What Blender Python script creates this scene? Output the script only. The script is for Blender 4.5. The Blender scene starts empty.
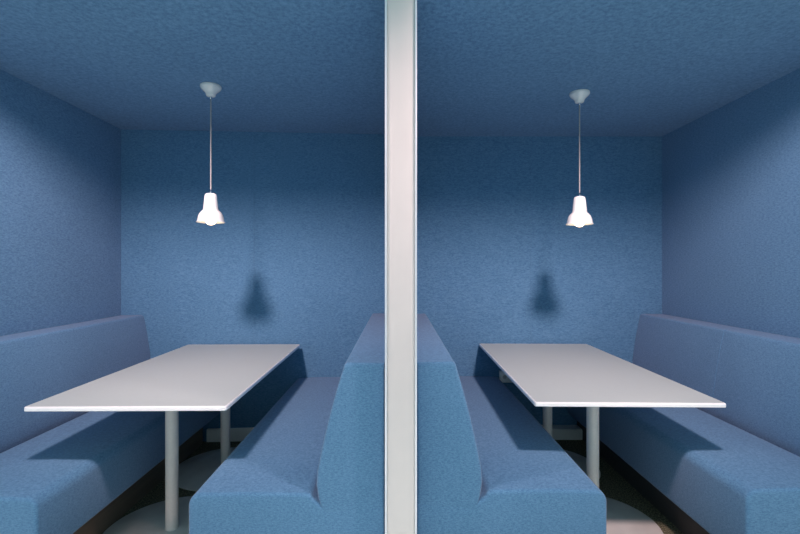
import bpy, bmesh, math
from mathutils import Vector, Matrix

S = bpy.context.scene
COL = S.collection
PI = math.pi

# ------------------------------------------------------------------ materials
def srgb(r, g, b):
    f = lambda c: (c / 12.92) if c <= 0.04045 else ((c + 0.055) / 1.055) ** 2.4
    return (f(r / 255), f(g / 255), f(b / 255), 1)

def new_mat(name):
    m = bpy.data.materials.new(name)
    m.use_nodes = True
    nt = m.node_tree
    b = nt.nodes['Principled BSDF']
    return m, nt, b

def fabric(name, dark, mid, light, sheen=0.25, bump=0.25, sc=70):
    """woven wool upholstery: short horizontal slubs over a fine weave"""
    m, nt, b = new_mat(name)
    N, L = nt.nodes, nt.links
    tc = N.new('ShaderNodeTexCoord')
    mp = N.new('ShaderNodeMapping'); mp.inputs['Scale'].default_value = (sc, sc, sc * 3.3)
    L.new(tc.outputs['Object'], mp.inputs['Vector'])
    n1 = N.new('ShaderNodeTexNoise'); n1.inputs['Scale'].default_value = 1.0
    n1.inputs['Detail'].default_value = 3; n1.inputs['Roughness'].default_value = 0.7
    L.new(mp.outputs['Vector'], n1.inputs['Vector'])
    n2 = N.new('ShaderNodeTexNoise'); n2.inputs['Scale'].default_value = sc * 3.6
    n2.inputs['Detail'].default_value = 2
    L.new(tc.outputs['Object'], n2.inputs['Vector'])
    n3 = N.new('ShaderNodeTexNoise'); n3.inputs['Scale'].default_value = 3.0
    n3.inputs['Detail'].default_value = 4
    L.new(tc.outputs['Object'], n3.inputs['Vector'])
    a = N.new('ShaderNodeMath'); a.operation = 'MULTIPLY_ADD'
    a.inputs[1].default_value = 0.30
    L.new(n2.outputs['Fac'], a.inputs[0])
    h = N.new('ShaderNodeMath'); h.operation = 'MULTIPLY'; h.inputs[1].default_value = 0.70
    L.new(n1.outputs['Fac'], h.inputs[0]); L.new(h.outputs[0], a.inputs[2])
    a2 = N.new('ShaderNodeMath'); a2.operation = 'MULTIPLY_ADD'; a2.inputs[1].default_value = 0.07
    L.new(n3.outputs['Fac'], a2.inputs[0]); L.new(a.outputs[0], a2.inputs[2])
    cr = N.new('ShaderNodeValToRGB')
    e = cr.color_ramp.elements
    e[0].position = 0.42; e[0].color = dark
    e[1].position = 0.68; e[1].color = light
    k = cr.color_ramp.elements.new(0.56); k.color = mid
    L.new(a2.outputs[0], cr.inputs['Fac'])
    L.new(cr.outputs['Color'], b.inputs['Base Color'])
    b.inputs['Roughness'].default_value = 0.95
    b.inputs['Specular IOR Level'].default_value = 0.15
    b.inputs['Sheen Weight'].default_value = sheen
    b.inputs['Sheen Roughness'].default_value = 0.5
    b.inputs['Sheen Tint'].default_value = (1.0, 0.82, 0.86, 1)
    bp = N.new('ShaderNodeBump'); bp.inputs['Strength'].default_value = bump
    bp.inputs['Distance'].default_value = 0.003
    L.new(a.outputs[0], bp.inputs['Height']); L.new(bp.outputs['Normal'], b.inputs['Normal'])
    return m

def paint(name, col, rough=0.4, spec=0.5, var=0.03, scale=25, bump=0.0, metal=0.0, coat=0.0):
    m, nt, b = new_mat(name)
    N, L = nt.nodes, nt.links
    tc = N.new('ShaderNodeTexCoord')
    n = N.new('ShaderNodeTexNoise'); n.inputs['Scale'].default_value = scale
    n.inputs['Detail'].default_value = 4
    L.new(tc.outputs['Object'], n.inputs['Vector'])
    cr = N.new('ShaderNodeValToRGB')
    cr.color_ramp.elements[0].position = 0.3
    cr.color_ramp.elements[1].position = 0.7
    cr.color_ramp.elements[0].color = tuple(c * (1 - var) for c in col[:3]) + (1,)
    cr.color_ramp.elements[1].color = tuple(min(1, c * (1 + var)) for c in col[:3]) + (1,)
    L.new(n.outputs['Fac'], cr.inputs['Fac']); L.new(cr.outputs['Color'], b.inputs['Base Color'])
    b.inputs['Roughness'].default_value = rough
    b.inputs['Specular IOR Level'].default_value = spec
    b.inputs['Metallic'].default_value = metal
    b.inputs['Coat Weight'].default_value = coat
    if bump:
        bp = N.new('ShaderNodeBump'); bp.inputs['Strength'].default_value = bump
        bp.inputs['Distance'].default_value = 0.002
        L.new(n.outputs['Fac'], bp.inputs['Height']); L.new(bp.outputs['Normal'], b.inputs['Normal'])
    return m

def carpet():
    m, nt, b = new_mat('carpet')
    N, L = nt.nodes, nt.links
    tc = N.new('ShaderNodeTexCoord')
    n = N.new('ShaderNodeTexNoise'); n.inputs['Scale'].default_value = 110
    n.inputs['Detail'].default_value = 3; n.inputs['Roughness'].default_value = 0.8
    L.new(tc.outputs['Object'], n.inputs['Vector'])
    cr = N.new('ShaderNodeValToRGB')
    e = cr.color_ramp.elements
    e[0].position = 0.38; e[0].color = srgb(66, 64, 54)
    e[1].position = 0.68; e[1].color = srgb(178, 170, 138)
    k = e.new(0.53); k.color = srgb(112, 108, 90)
    L.new(n.outputs['Fac'], cr.inputs['Fac']); L.new(cr.outputs['Color'], b.inputs['Base Color'])
    b.inputs['Roughness'].default_value = 1.0
    b.inputs['Specular IOR Level'].default_value = 0.05
    bp = N.new('ShaderNodeBump'); bp.inputs['Strength'].default_value = 0.6
    bp.inputs['Distance'].default_value = 0.004
    L.new(n.outputs['Fac'], bp.inputs['Height']); L.new(bp.outputs['Normal'], b.inputs['Normal'])
    return m

def wood(name, c0, c1):
    m, nt, b = new_mat(name)
    N, L = nt.nodes, nt.links
    tc = N.new('ShaderNodeTexCoord')
    mp = N.new('ShaderNodeMapping'); mp.inputs['Scale'].default_value = (60, 2.5, 60)
    L.new(tc.outputs['Object'], mp.inputs['Vector'])
    n = N.new('ShaderNodeTexNoise'); n.inputs['Scale'].default_value = 1
    n.inputs['Detail'].default_value = 5
    L.new(mp.outputs['Vector'], n.inputs['Vector'])
    cr = N.new('ShaderNodeValToRGB')
    cr.color_ramp.elements[0].color = c0; cr.color_ramp.elements[1].color = c1
    L.new(n.outputs['Fac'], cr.inputs['Fac']); L.new(cr.outputs['Color'], b.inputs['Base Color'])
    b.inputs['Roughness'].default_value = 0.55
    return m

def glow(name, col, strength):
    m, nt, b = new_mat(name)
    b.inputs['Base Color'].default_value = (0.9, 0.85, 0.75, 1)
    b.inputs['Emission Color'].default_value = col
    b.inputs['Emission Strength'].default_value = strength
    return m

F_DARK, F_MID, F_LIGHT = (0.068, 0.178, 0.310, 1), (0.104, 0.243, 0.402, 1), (0.140, 0.295, 0.465, 1)
M = {
    'wallcloth': fabric('wall_fabric', F_DARK, F_MID, F_LIGHT, sheen=0.2, bump=0.12, sc=50),
    'seatcloth': fabric('bench_fabric', F_DARK, F_MID, F_LIGHT, sheen=0.25, bump=0.15, sc=80),
    'laminate': paint('grey_laminate', srgb(180, 192, 189), 0.5, 0.35, 0.015, 60),
    'edge': paint('white_edge', srgb(246, 246, 246), 0.35, 0.5, 0.01),
    'steel': paint('grey_powdercoat', srgb(242, 231, 224), 0.45, 0.5, 0.03, 90),
    'plate': paint('grey_base_plate', srgb(212, 209, 204), 0.5, 0.5, 0.08, 9),
    'post': paint('white_post_paint', srgb(220, 213, 210), 0.45, 0.4, 0.015, 7),
    'alu': paint('pale_aluminium', srgb(232, 236, 242), 0.35, 0.5, 0.02, 40, metal=0.3),
    'skirt': paint('pale_skirting', srgb(234, 231, 226), 0.5, 0.4, 0.03, 12),
    'plinthgrey': wood('grey_plinth_wood', srgb(58, 56, 56), srgb(76, 74, 73)),
    'plinth': wood('plinth_wood', srgb(92, 80, 68), srgb(122, 106, 90)),
    'lampwhite': paint('white_enamel', srgb(222, 228, 226), 0.25, 0.5, 0.01, coat=0.5),
    'chrome': paint('polished_metal', srgb(225, 228, 232), 0.2, 0.5, 0.02, metal=1.0),
    'cord': paint('grey_braided_cord', srgb(150, 152, 152), 0.8, 0.2, 0.25, 400),
    'bulb': glow('warm_bulb_glass', (1.0, 0.66, 0.40, 1), 6.0),
    'plastic': paint('white_plastic', srgb(232, 230, 224), 0.4, 0.5, 0.02),
    'hole': paint('grey_socket_face', srgb(186, 183, 178), 0.6, 0.3, 0.05),
    'carpet': carpet(),
    'bouncefloor': paint('pale_bounce_floor', srgb(205, 204, 202), 0.6, 0.3, 0.04, 3),  # for the added light-bouncing floor out of view
    'shadowgap': paint('dark_gap_trim', srgb(30, 40, 52), 0.7, 0.2, 0.05),
}

# ------------------------------------------------------------------ helpers
def link_mesh(name, bm, mat, parent=None, loc=(0, 0, 0), smooth=None):
    bmesh.ops.recalc_face_normals(bm, faces=bm.faces[:])
    me = bpy.data.meshes.new(name)
    bm.to_mesh(me); bm.free()
    me.materials.append(mat)
    if smooth is not None:
        me.polygons.foreach_set('use_smooth', [True] * len(me.polygons))
        me.set_sharp_from_angle(angle=smooth)
    o = bpy.data.objects.new(name, me)
    COL.objects.link(o)
    if parent: o.parent = parent
    o.location = loc
    return o

def structure(o):
    o['kind'] = 'structure'
    return o

def tag(o, label, cat, group=None):
    o['label'] = label; o['category'] = cat
    if group: o['group'] = group
    return o

def thing(name, label, cat, loc, rotz=0, group=None):
    o = bpy.data.objects.new(name, None)
    o.empty_display_size = 0.1
    COL.objects.link(o)
    o.location = loc; o.rotation_euler = (0, 0, rotz)
    return tag(o, label, cat, group)

def box_bm(x0, x1, y0, y1, z0, z1, bevel=0.0, seg=2):
    bm = bmesh.new()
    v = [bm.verts.new((x, y, z)) for z in (z0, z1) for (x, y) in ((x0, y0), (x1, y0), (x1, y1), (x0, y1))]
    for f in ((3, 2, 1, 0), (4, 5, 6, 7), (0, 1, 5, 4), (1, 2, 6, 5), (2, 3, 7, 6), (3, 0, 4, 7)):
        bm.faces.new([v[i] for i in f])
    if bevel:
        bmesh.ops.bevel(bm, geom=bm.edges[:], offset=bevel, segments=seg, profile=0.5, affect='EDGES')
    return bm

def prism_bm(pts, z0, z1):
    bm = bmesh.new()
    a = [bm.verts.new((x, y, z0)) for x, y in pts]
    b = [bm.verts.new((x, y, z1)) for x, y in pts]
    n = len(pts)
    bm.faces.new(a[::-1]); bm.faces.new(b)
    for i in range(n):
        bm.faces.new((a[i], a[(i + 1) % n], b[(i + 1) % n], b[i]))
    return bm

def lathe_bm(profile, seg=48, cap_start=False, cap_end=False):
    """profile: list of (radius, z); a radius of 0 closes to a point"""
    bm = bmesh.new()
    rings = []
    for r, z in profile:
        if r < 1e-6:
            rings.append([bm.verts.new((0, 0, z))])
        else:
            rings.append([bm.verts.new((r * math.cos(2 * PI * i / seg), r * math.sin(2 * PI * i / seg), z)) for i in range(seg)])
    for A, B in zip(rings, rings[1:]):
        for i in range(seg):
            j = (i + 1) % seg
            if len(A) == 1 and len(B) == 1: continue
            if len(A) == 1: bm.faces.new((A[0], B[j], B[i]))
            elif len(B) == 1: bm.faces.new((A[i], A[j], B[0]))
            else: bm.faces.new((A[i], A[j], B[j], B[i]))
    if cap_start and len(rings[0]) > 1: bm.faces.new(rings[0][::-1])
    if cap_end and len(rings[-1]) > 1: bm.faces.new(rings[-1])
    return bm

def tube_bm(path, r, seg=10):
    bm = bmesh.new()
    rings = []
    P = [Vector(p) for p in path]
    for i, p in enumerate(P):
        t = (P[min(i + 1, len(P) - 1)] - P[max(i - 1, 0)]).normalized()
        a = t.orthogonal().normalized() if i == 0 else (prev - t * prev.dot(t)).normalized()
        prev = a
        b = t.cross(a)
        rings.append([bm.verts.new(p + (a * math.cos(2 * PI * k / seg) + b * math.sin(2 * PI * k / seg)) * r) for k in range(seg)])
    for A, B in zip(rings, rings[1:]):
        for k in range(seg):
            bm.faces.new((A[k], A[(k + 1) % seg], B[(k + 1) % seg], B[k]))
    bm.faces.new(rings[0][::-1]); bm.faces.new(rings[-1])
    return bm

# ------------------------------------------------------------------ the room
CEIL = 2.48
XL, XR = -2.185, 2.20            # inner faces of the side walls
PX0, PX1 = -0.049, 0.0735       # the partition between the booths
FRONT = 1.74                    # where the booths open to the room

def back_left(x):  return 3.579 + (x - XL) * 0.0625   # that wall stands a little out of square
BACK_R = 3.77

structure(link_mesh('floor', box_bm(-4.5, 4.5, 1.60, 4.0, -0.06, 0.0), M['carpet']))
# unseen floor in front of the booths, added pale to bounce light onto the ceiling
structure(link_mesh('floor_bounce', box_bm(-4.5, 4.5, -4.0, 1.60, -0.06, 0.0), M['bouncefloor']))
structure(link_mesh('ceiling', box_bm(XL - 0.1, XR + 0.1, FRONT, 3.95, CEIL, CEIL + 0.12), M['wallcloth']))
structure(link_mesh('wall_left', box_bm(XL - 0.1, XL, FRONT, 3.95, 0.0, CEIL), M['wallcloth']))
structure(link_mesh('wall_right', box_bm(XR, XR + 0.1, FRONT, 3.95, 0.0, CEIL), M['wallcloth']))
structure(link_mesh('wall_back', prism_bm([(XL, back_left(XL)), (PX0, back_left(PX0)), (PX1, BACK_R), (XR, BACK_R), (XR, 3.95), (XL, 3.95)], 0, CEIL), M['wallcloth']))
structure(link_mesh('wall_middle', prism_bm([(PX0, 1.80), (PX1, 1.80), (PX1, BACK_R), (PX0, back_left(PX0))], 0, CEIL), M['wallcloth']))
# pale skirting along the back of each booth, between the bench plinths
def skirting(name, pts, h):
    bm = prism_bm(pts, 0, h)
    ed = [e for e in bm.edges if all(v.co.z > h - 1e-4 for v in e.verts)]
    bmesh.ops.bevel(bm, geom=ed, offset=0.006, segments=2, affect='EDGES')
    return structure(link_mesh(name, bm, M['skirt'], smooth=0.6))
skirting('baseboard_left', [(-1.52, back_left(-1.52) - 0.018), (-0.70, back_left(-0.70) - 0.018), (-0.70, back_left(-0.70)), (-1.52, back_left(-1.52))], 0.105)
skirting('baseboard_right', [(0.72, BACK_R - 0.12), (1.50, BACK_R - 0.12), (1.50, BACK_R), (0.72, BACK_R)], 0.082)

# upright joints where the fabric panels of the back walls meet
structure(link_mesh('trim_1', tube_bm([(-1.156, back_left(-1.156) - 0.0005, 0.11), (-1.156, back_left(-1.156) - 0.0005, CEIL - 0.002)], 0.002, 8), M['wallcloth']))
structure(link_mesh('trim_2', tube_bm([(1.11, BACK_R - 0.0005, 0.10), (1.11, BACK_R - 0.0005, CEIL - 0.002)], 0.002, 8), M['wallcloth']))

# white post that caps the front end of the partition
post = thing('end_post', 'tall white vertical post between the two booths', 'post', ((PX0 + PX1) / 2, 1.77, 0))
hw = (PX1 - PX0) / 2
link_mesh('post_face', box_bm(-hw + 0.008, hw - 0.008, -0.042, 0.028, 0.0, CEIL, 0.004, 3), M['post'], post, smooth=0.6)
for s in (-1, 1):
    o = link_mesh('edge_strip', box_bm(s * (hw - 0.004) - 0.004, s * (hw - 0.004) + 0.004, -0.048, 0.028, 0.0, CEIL, 0.0025, 2), M['alu'], post, smooth=0.6)
    o['label'] = 'pale metal edge strip'

# ------------------------------------------------------------------ benches
def arc(cx, cz, r, a0, a1, n):
    return [(cx + r * math.cos(math.radians(a0 + (a1 - a0) * i / n)), cz + r * math.sin(math.radians(a0 + (a1 - a0) * i / n))) for i in range(n + 1)]

def bench_profile(depth, seat_z, back_z, base_z, t_top, t_bot):
    """(u, z) loop, u measured from the wall behind; returns loop and index of the crease"""
    r = 0.05
    cz = seat_z - 0.046
    p = [(0.0, base_z)]
    p += arc(depth - 0.02, base_z + 0.02, 0.02, -90, 0, 4)
    p += arc(depth - r, seat_z - r, r, 0, 90, 8)
    # seat surface, then rolling down into the crease
    p += [(depth - 0.20, seat_z + 0.004), (depth * 0.6, seat_z + 0.003)]
    rr = 0.036
    p += arc(t_bot + 0.018 + rr, seat_z - rr, rr, 90, 160, 6)
    ci = len(p)
    p.append((t_bot - 0.008, cz))                                   # crease
    # backrest front face, rounded at its foot and at its top edge
    p += [(t_bot + 0.001, seat_z - 0.02), (t_bot + 0.008, seat_z + 0.03), (t_bot + 0.004, seat_z + 0.09)]
    k = 6
    for i in range(1, k):
        f = i / k
        u = t_bot + 0.004 + (t_top + 0.004 - t_bot - 0.004) * f + 0.006 * math.sin(PI * f)
        p.append((u, seat_z + 0.09 + (back_z - 0.02 - seat_z - 0.09) * f))
    p += arc(t_top - 0.018, back_z - 0.02, 0.02, 8, 90, 6)
    p.append((0.0, back_z - 0.002))
    p.append((0.0, cz - 0.01))                                      # where the back cushion starts
    return p, ci

def inset_loop(p, d):
    n = len(p); out = []
    for i in range(n):
        a = Vector(p[i - 1]); b = Vector(p[i]); c = Vector(p[(i + 1) % n])
        e1 = (b - a).normalized(); e2 = (c - b).normalized()
        n1 = Vector((-e1.y, e1.x)); n2 = Vector((-e2.y, e2.x))       # loop runs anticlockwise: inward is left
        m = (n1 + n2)
        if m.length < 1e-4: m = n1
        m.normalize()
        k = d / max(0.45, m.dot(n1))
        out.append(tuple(b + m * k))
    return out

def bench(label, wall_x, side, front_y, back_fn, depth, plinth_u, plinth='plinth', base_z=0.212, back_z=1.014, t_top=0.160, t_bot=0.262, seat_z=0.497):
    """side = +1: the bench grows towards +x from wall_x, -1: towards -x"""
    yb = back_fn(wall_x)
    t = thing('booth_bench', label, 'bench', (wall_x, (front_y + yb) / 2, 0), 0, 'blue booth benches')
    oy = (front_y + yb) / 2
    prof, ci = bench_profile(depth, seat_z, back_z, base_z, t_top, t_bot)
    n = len(prof)
    rf = 0.015
    rings = []
    K = 5
    for k in range(K + 1):
        a = (PI / 2) * k / K
        rings.append((inset_loop(prof, rf * (1 - math.sin(a))), rf * (1 - math.cos(a))))
    def part(name, idx):
        bm = bmesh.new()
        R = []
        for loop, dy in rings:
            R.append([bm.verts.new((side * loop[i][0], front_y + dy - oy, loop[i][1])) for i in idx])
        for f in (0.25, 0.5, 0.75, 1.0):
            row = []
            for i in idx:
                u, z = prof[i]
                y1 = back_fn(wall_x + side * u) - 0.004
                row.append(bm.verts.new((side * u, front_y + rf + (y1 - front_y - rf) * f - oy, z)))
            R.append(row)
        m = len(idx)
        bm.faces.new(R[0][::-1])
        for A, B in zip(R, R[1:]):
            for i in range(m):
                bm.faces.new((A[i], A[(i + 1) % m], B[(i + 1) % m], B[i]))
        bm.faces.new(R[-1])
        return link_mesh(name, bm, M['seatcloth'], t, smooth=0.75)
    part('seat', list(range(0, ci + 1)) + [n - 1])
    part('backrest', list(range(ci, n)))
    # recessed timber plinth under the seat
    y0, y1 = front_y + 0.07, min(back_fn(wall_x), back_fn(wall_x + side * plinth_u)) - 0.004
    xa, xb = sorted((side * 0.0, side * plinth_u))
    o = link_mesh('plinth', box_bm(xa, xb, y0 - oy, y1 - oy, 0.0, base_z - 0.002, 0.002, 1), M[plinth], t)
    o['label'] = 'recessed brown timber plinth' if plinth == 'plinth' else 'recessed dark grey plinth'
    return t, oy, prof, ci

G = 0.003
bL = bench('blue fabric bench against the left wall', XL + G, +1, 1.752, back_left, 0.785, 0.645, base_z=0.235, t_top=0.170, t_bot=0.228)
bML = bench('blue fabric bench in the left booth, backing on the white post', PX0 - G, -1, 1.785, back_left, 0.776, 0.60)
bMR = bench('blue fabric bench in the right booth, backing on the white post', PX1 + G, +1, 1.842, lambda x: BACK_R, 0.778, 0.60, 'plinthgrey', back_z=1.006, seat_z=0.482)
bR = bench('blue fabric bench against the right wall', XR - G, -1, 1.83, lambda x: BACK_R, 0.786, 0.708, 'plinthgrey', base_z=0.175, back_z=1.004, t_top=0.180, t_bot=0.245, seat_z=0.492)

# vertical seam on the right-hand backrest
t, oy, prof, ci = bR
path = [(-u, 2.80 - oy, z) for u, z in prof[ci + 2:-2]]
path = [(x, y, z) for x, y, z in path]
link_mesh('seam', tube_bm(path, 0.0022, 6), M['seatcloth'], t, smooth=0.8)

# ------------------------------------------------------------------ tables
def rounded_rect(w, l, r, n=5):
    pts = []
    for cx, cy, a in ((w / 2 - r, l / 2 - r, 0), (-w / 2 + r, l / 2 - r, 90), (-w / 2 + r, -l / 2 + r, 180), (w / 2 - r, -l / 2 + r, 270)):
        for i in range(n + 1):
            A = math.radians(a + 90 * i / n)
            pts.append((cx + r * math.cos(A), cy + r * math.sin(A)))
    return pts

def table(label, loc, rot, w, l, top, legs):
    t = thing('dining_table', label, 'table', (loc[0], loc[1], 0), rot, 'white booth tables')
    th = 0.0205
    # laminate slab
    e = 0.004
    bm = prism_bm(rounded_rect(w - 2 * e, l - 2 * e, 0.008), top - th + 0.001, top)
    o = link_mesh('tabletop', bm, M['laminate'], t, smooth=0.5)
    # white edge band all round: outer face with softened arris, tight round the slab
    bm = bmesh.new()
    sect = [(e, top - th), (0.0025, top - th), (0.0, top - th + 0.0025), (0.0, top - 0.006), (0.0022, top - 0.0012), (e + 0.002, top + 0.0006), (e + 0.002, top - th + 0.002)]
    rings = []
    for d, z in sect:
        rings.append([bm.verts.new((x, y, z)) for x, y in rounded_rect(w - 2 * d, l - 2 * d, 0.011 - d)])
    m = len(rings[0])
    for k in range(len(rings)):
        A, B = rings[k], rings[(k + 1) % len(rings)]
        for i in range(m):
            bm.faces.new((A[i], A[(i + 1) % m], B[(i + 1) % m], B[i]))
    o = link_mesh('edge_band', bm, M['edge'], t, smooth=0.35)
    o['label'] = 'white edge band'
    Ri = Matrix.Rotation(-rot, 2)
    for lx, ly in legs:
        p = Ri @ Vector((lx - loc[0], ly - loc[1]))
        R = 0.340
        bp = link_mesh('base_plate', lathe_bm([(0, 0.0), (R - 0.002, 0.0), (R, 0.002), (R, 0.006), (R - 0.001, 0.0085), (R - 0.004, 0.010), (0.06, 0.012), (0, 0.012)], 96), M['plate'], t, (p.x, p.y, 0), smooth=0.5)
        bp['label'] = 'flat round grey base plate'
        leg = link_mesh('leg', lathe_bm([(0, 0.012), (0.034, 0.012), (0.034, 0.015), (0.032, 0.017), (0.032, top - th - 0.008), (0, top - th - 0.008)], 40), M['steel'], t, (p.x, p.y, 0), smooth=0.6)
        link_mesh('mounting_plate', lathe_bm([(0, top - th - 0.008), (0.11, top - th - 0.008), (0.11, top - th), (0, top - th)], 40), M['steel'], t, (p.x, p.y, 0), smooth=0.6)
    return t

table('pale grey table in the left booth', (-1.213, 2.803), math.radians(0.75), 0.890, 1.614, 0.776, [(-1.196, 2.40), (-1.196, 3.145)])
table('pale grey table in the right booth', (1.1026, 2.930), math.radians(-1.1), 0.888, 1.635, 0.758, [(1.055, 2.45), (1.048, 3.17)])

# ------------------------------------------------------------------ pendant lamps
def pendant(label, x, y, rim_z):
    t = thing('pendant_lamp', label, 'lamp', (x, y, rim_z), 0, 'white pendant lamps')
    top = CEIL - rim_z
    # cup-shaped ceiling rose
    c = link_mesh('ceiling_rose', lathe_bm([(0, top - 0.001), (0.060, top - 0.001), (0.0615, top - 0.005), (0.0605, top - 0.013), (0.055, top - 0.022),
                  (0.045, top - 0.031), (0.035, top - 0.040), (0.029, top - 0.049), (0.027, top - 0.058), (0.025, top - 0.062), (0.018, top - 0.0645), (0, top - 0.065)], 40), M['lampwhite'], t, smooth=0.7)
    link_mesh('cord_grip', lathe_bm([(0, top - 0.064), (0.007, top - 0.064), (0.0085, top - 0.068), (0.007, top - 0.074), (0.004, top - 0.079), (0, top - 0.079)], 20), M['chrome'], c, smooth=0.7)
    # shade: narrow neck, waist, then a flared bell with a thin lip; a real shell
    outer = [(0.012, 0.176), (0.024, 0.174), (0.033, 0.169), (0.0365, 0.162), (0.0385, 0.15), (0.042, 0.12), (0.0445, 0.095), (0.046, 0.078),
             (0.051, 0.070), (0.060, 0.0625), (0.069, 0.051), (0.0755, 0.036), (0.079, 0.020), (0.0805, 0.008), (0.0855, 0.003), (0.0865, 0.0)]
    inner = [(0.0845, 0.0), (0.0785, 0.006), (0.077, 0.020), (0.0735, 0.035), (0.067, 0.049), (0.058, 0.060), (0.049, 0.067), (0.0435, 0.077), (0.042, 0.095), (0.036, 0.15), (0.010, 0.165), (0, 0.165)]
    sh = link_mesh('lamp_shade', lathe_bm([(r * 0.95, z) for r, z in [(0, 0.177)] + outer + inner], 48), M['lampwhite'], t, smooth=0.75)
    link_mesh('shade_cap', lathe_bm([(0, 0.175), (0.010, 0.176), (0.0105, 0.183), (0.007, 0.187), (0.0055, 0.196), (0.0035, 0.199), (0, 0.199)], 20), M['chrome'], sh, smooth=0.7)
    link_mesh('cord', tube_bm([(0, 0, 0.197), (0, 0, top * 0.5), (0, 0, top - 0.078)], 0.0042, 10), M['cord'], t, smooth=1.0)
    # bulb: cap and round globe reaching just below the rim
    prof = [(0, -0.016)]
    R = 0.034
    for i in range(1, 12):
        a = -PI / 2 + PI * 0.86 * i / 11
        prof.append((R * math.cos(a), 0.018 + R * math.sin(a)))
    prof += [(0.014, 0.060), (0.0135, 0.10), (0, 0.10)]
    b = link_mesh('bulb', lathe_bm(prof, 28), M['bulb'], t, smooth=1.2)
    b['label'] = 'glowing warm bulb'
    return t

pendant('small white bell pendant lamp hanging in the left booth', -1.122, 2.72, 1.660)
pendant('small white bell pendant lamp hanging in the right booth', 1.134, 2.825, 1.658)

# ------------------------------------------------------------------ wall socket below the right table
sk = thing('wall_socket', 'white socket box low on back wall under the right table', 'socket', (0.917, BACK_R, 0.487))
pl = link_mesh('face_plate', box_bm(-0.075, 0.075, -0.040, -0.001, -0.046, 0.046, 0.0025, 2), M['plastic'], sk, smooth=0.6)
for cx in (-0.036, 0.036):
    link_mesh('outlet', lathe_bm([(0, 0.0), (0.016, 0.0), (0.016, 0.001), (0, 0.001)], 24), M['hole'], sk, (cx, -0.040, 0), smooth=0.6).rotation_euler = (PI / 2, 0, 0)

# ------------------------------------------------------------------ light
def area(name, loc, target, power, size, col, size_y=None, spread=None):
    l = bpy.data.lights.new(name, 'AREA')
    l.energy = power; l.color = col
    if size_y: l.shape = 'RECTANGLE'; l.size = size; l.size_y = size_y
    else: l.shape = 'DISK'; l.size = size
    if spread: l.spread = spread
    o = bpy.data.objects.new(name, l); COL.objects.link(o)
    o.location = loc
    o.rotation_euler = (Vector(target) - Vector(loc)).to_track_quat('-Z', 'Y').to_euler()
    return o
# the office downlights just outside the booths
area('downlight', (-1.10, 1.20, 2.70), (-1.15, 3.7, 0.9), 37, 0.22, (1.0, 0.725, 0.72), spread=math.radians(122))
area('downlight', (0.98, 1.20, 2.70), (1.08, 3.7, 0.9), 37, 0.22, (1.0, 0.725, 0.72), spread=math.radians(122))

# added fill lamps shining down; their bounce off the floor brightens the booth ceiling
for lx in (-2.2, 0.0, 2.2):
    area('floor_bounce_fill', (lx, 0.3, 2.75), (lx, 0.3, 0), 30, 0.5, (1.0, 0.94, 0.9), spread=math.radians(70))

w = bpy.data.worlds.new('office_daylight'); S.world = w
w.use_nodes = True
bg = w.node_tree.nodes['Background']
bg.inputs['Color'].default_value = (0.55, 0.89, 1.0, 1)
bg.inputs['Strength'].default_value = 0.57

# ------------------------------------------------------------------ camera
cam = bpy.data.cameras.new('camera')
co = bpy.data.objects.new('camera', cam); COL.objects.link(co)
co.location = (0, 0, 1.39)
co.rotation_euler = (PI / 2, 0, 0)
cam.sensor_width = 36
cam.lens = 453 / 800 * 36
cam.shift_x = 2.3 / 800
cam.shift_y = 0.4 / 800
cam.clip_start = 0.05
S.camera = co

S.view_settings.view_transform = 'Standard'
S.view_settings.look = 'None'
S.view_settings.gamma = 1
S.view_settings.use_curve_mapping = False
S.view_settings.exposure = 0.0
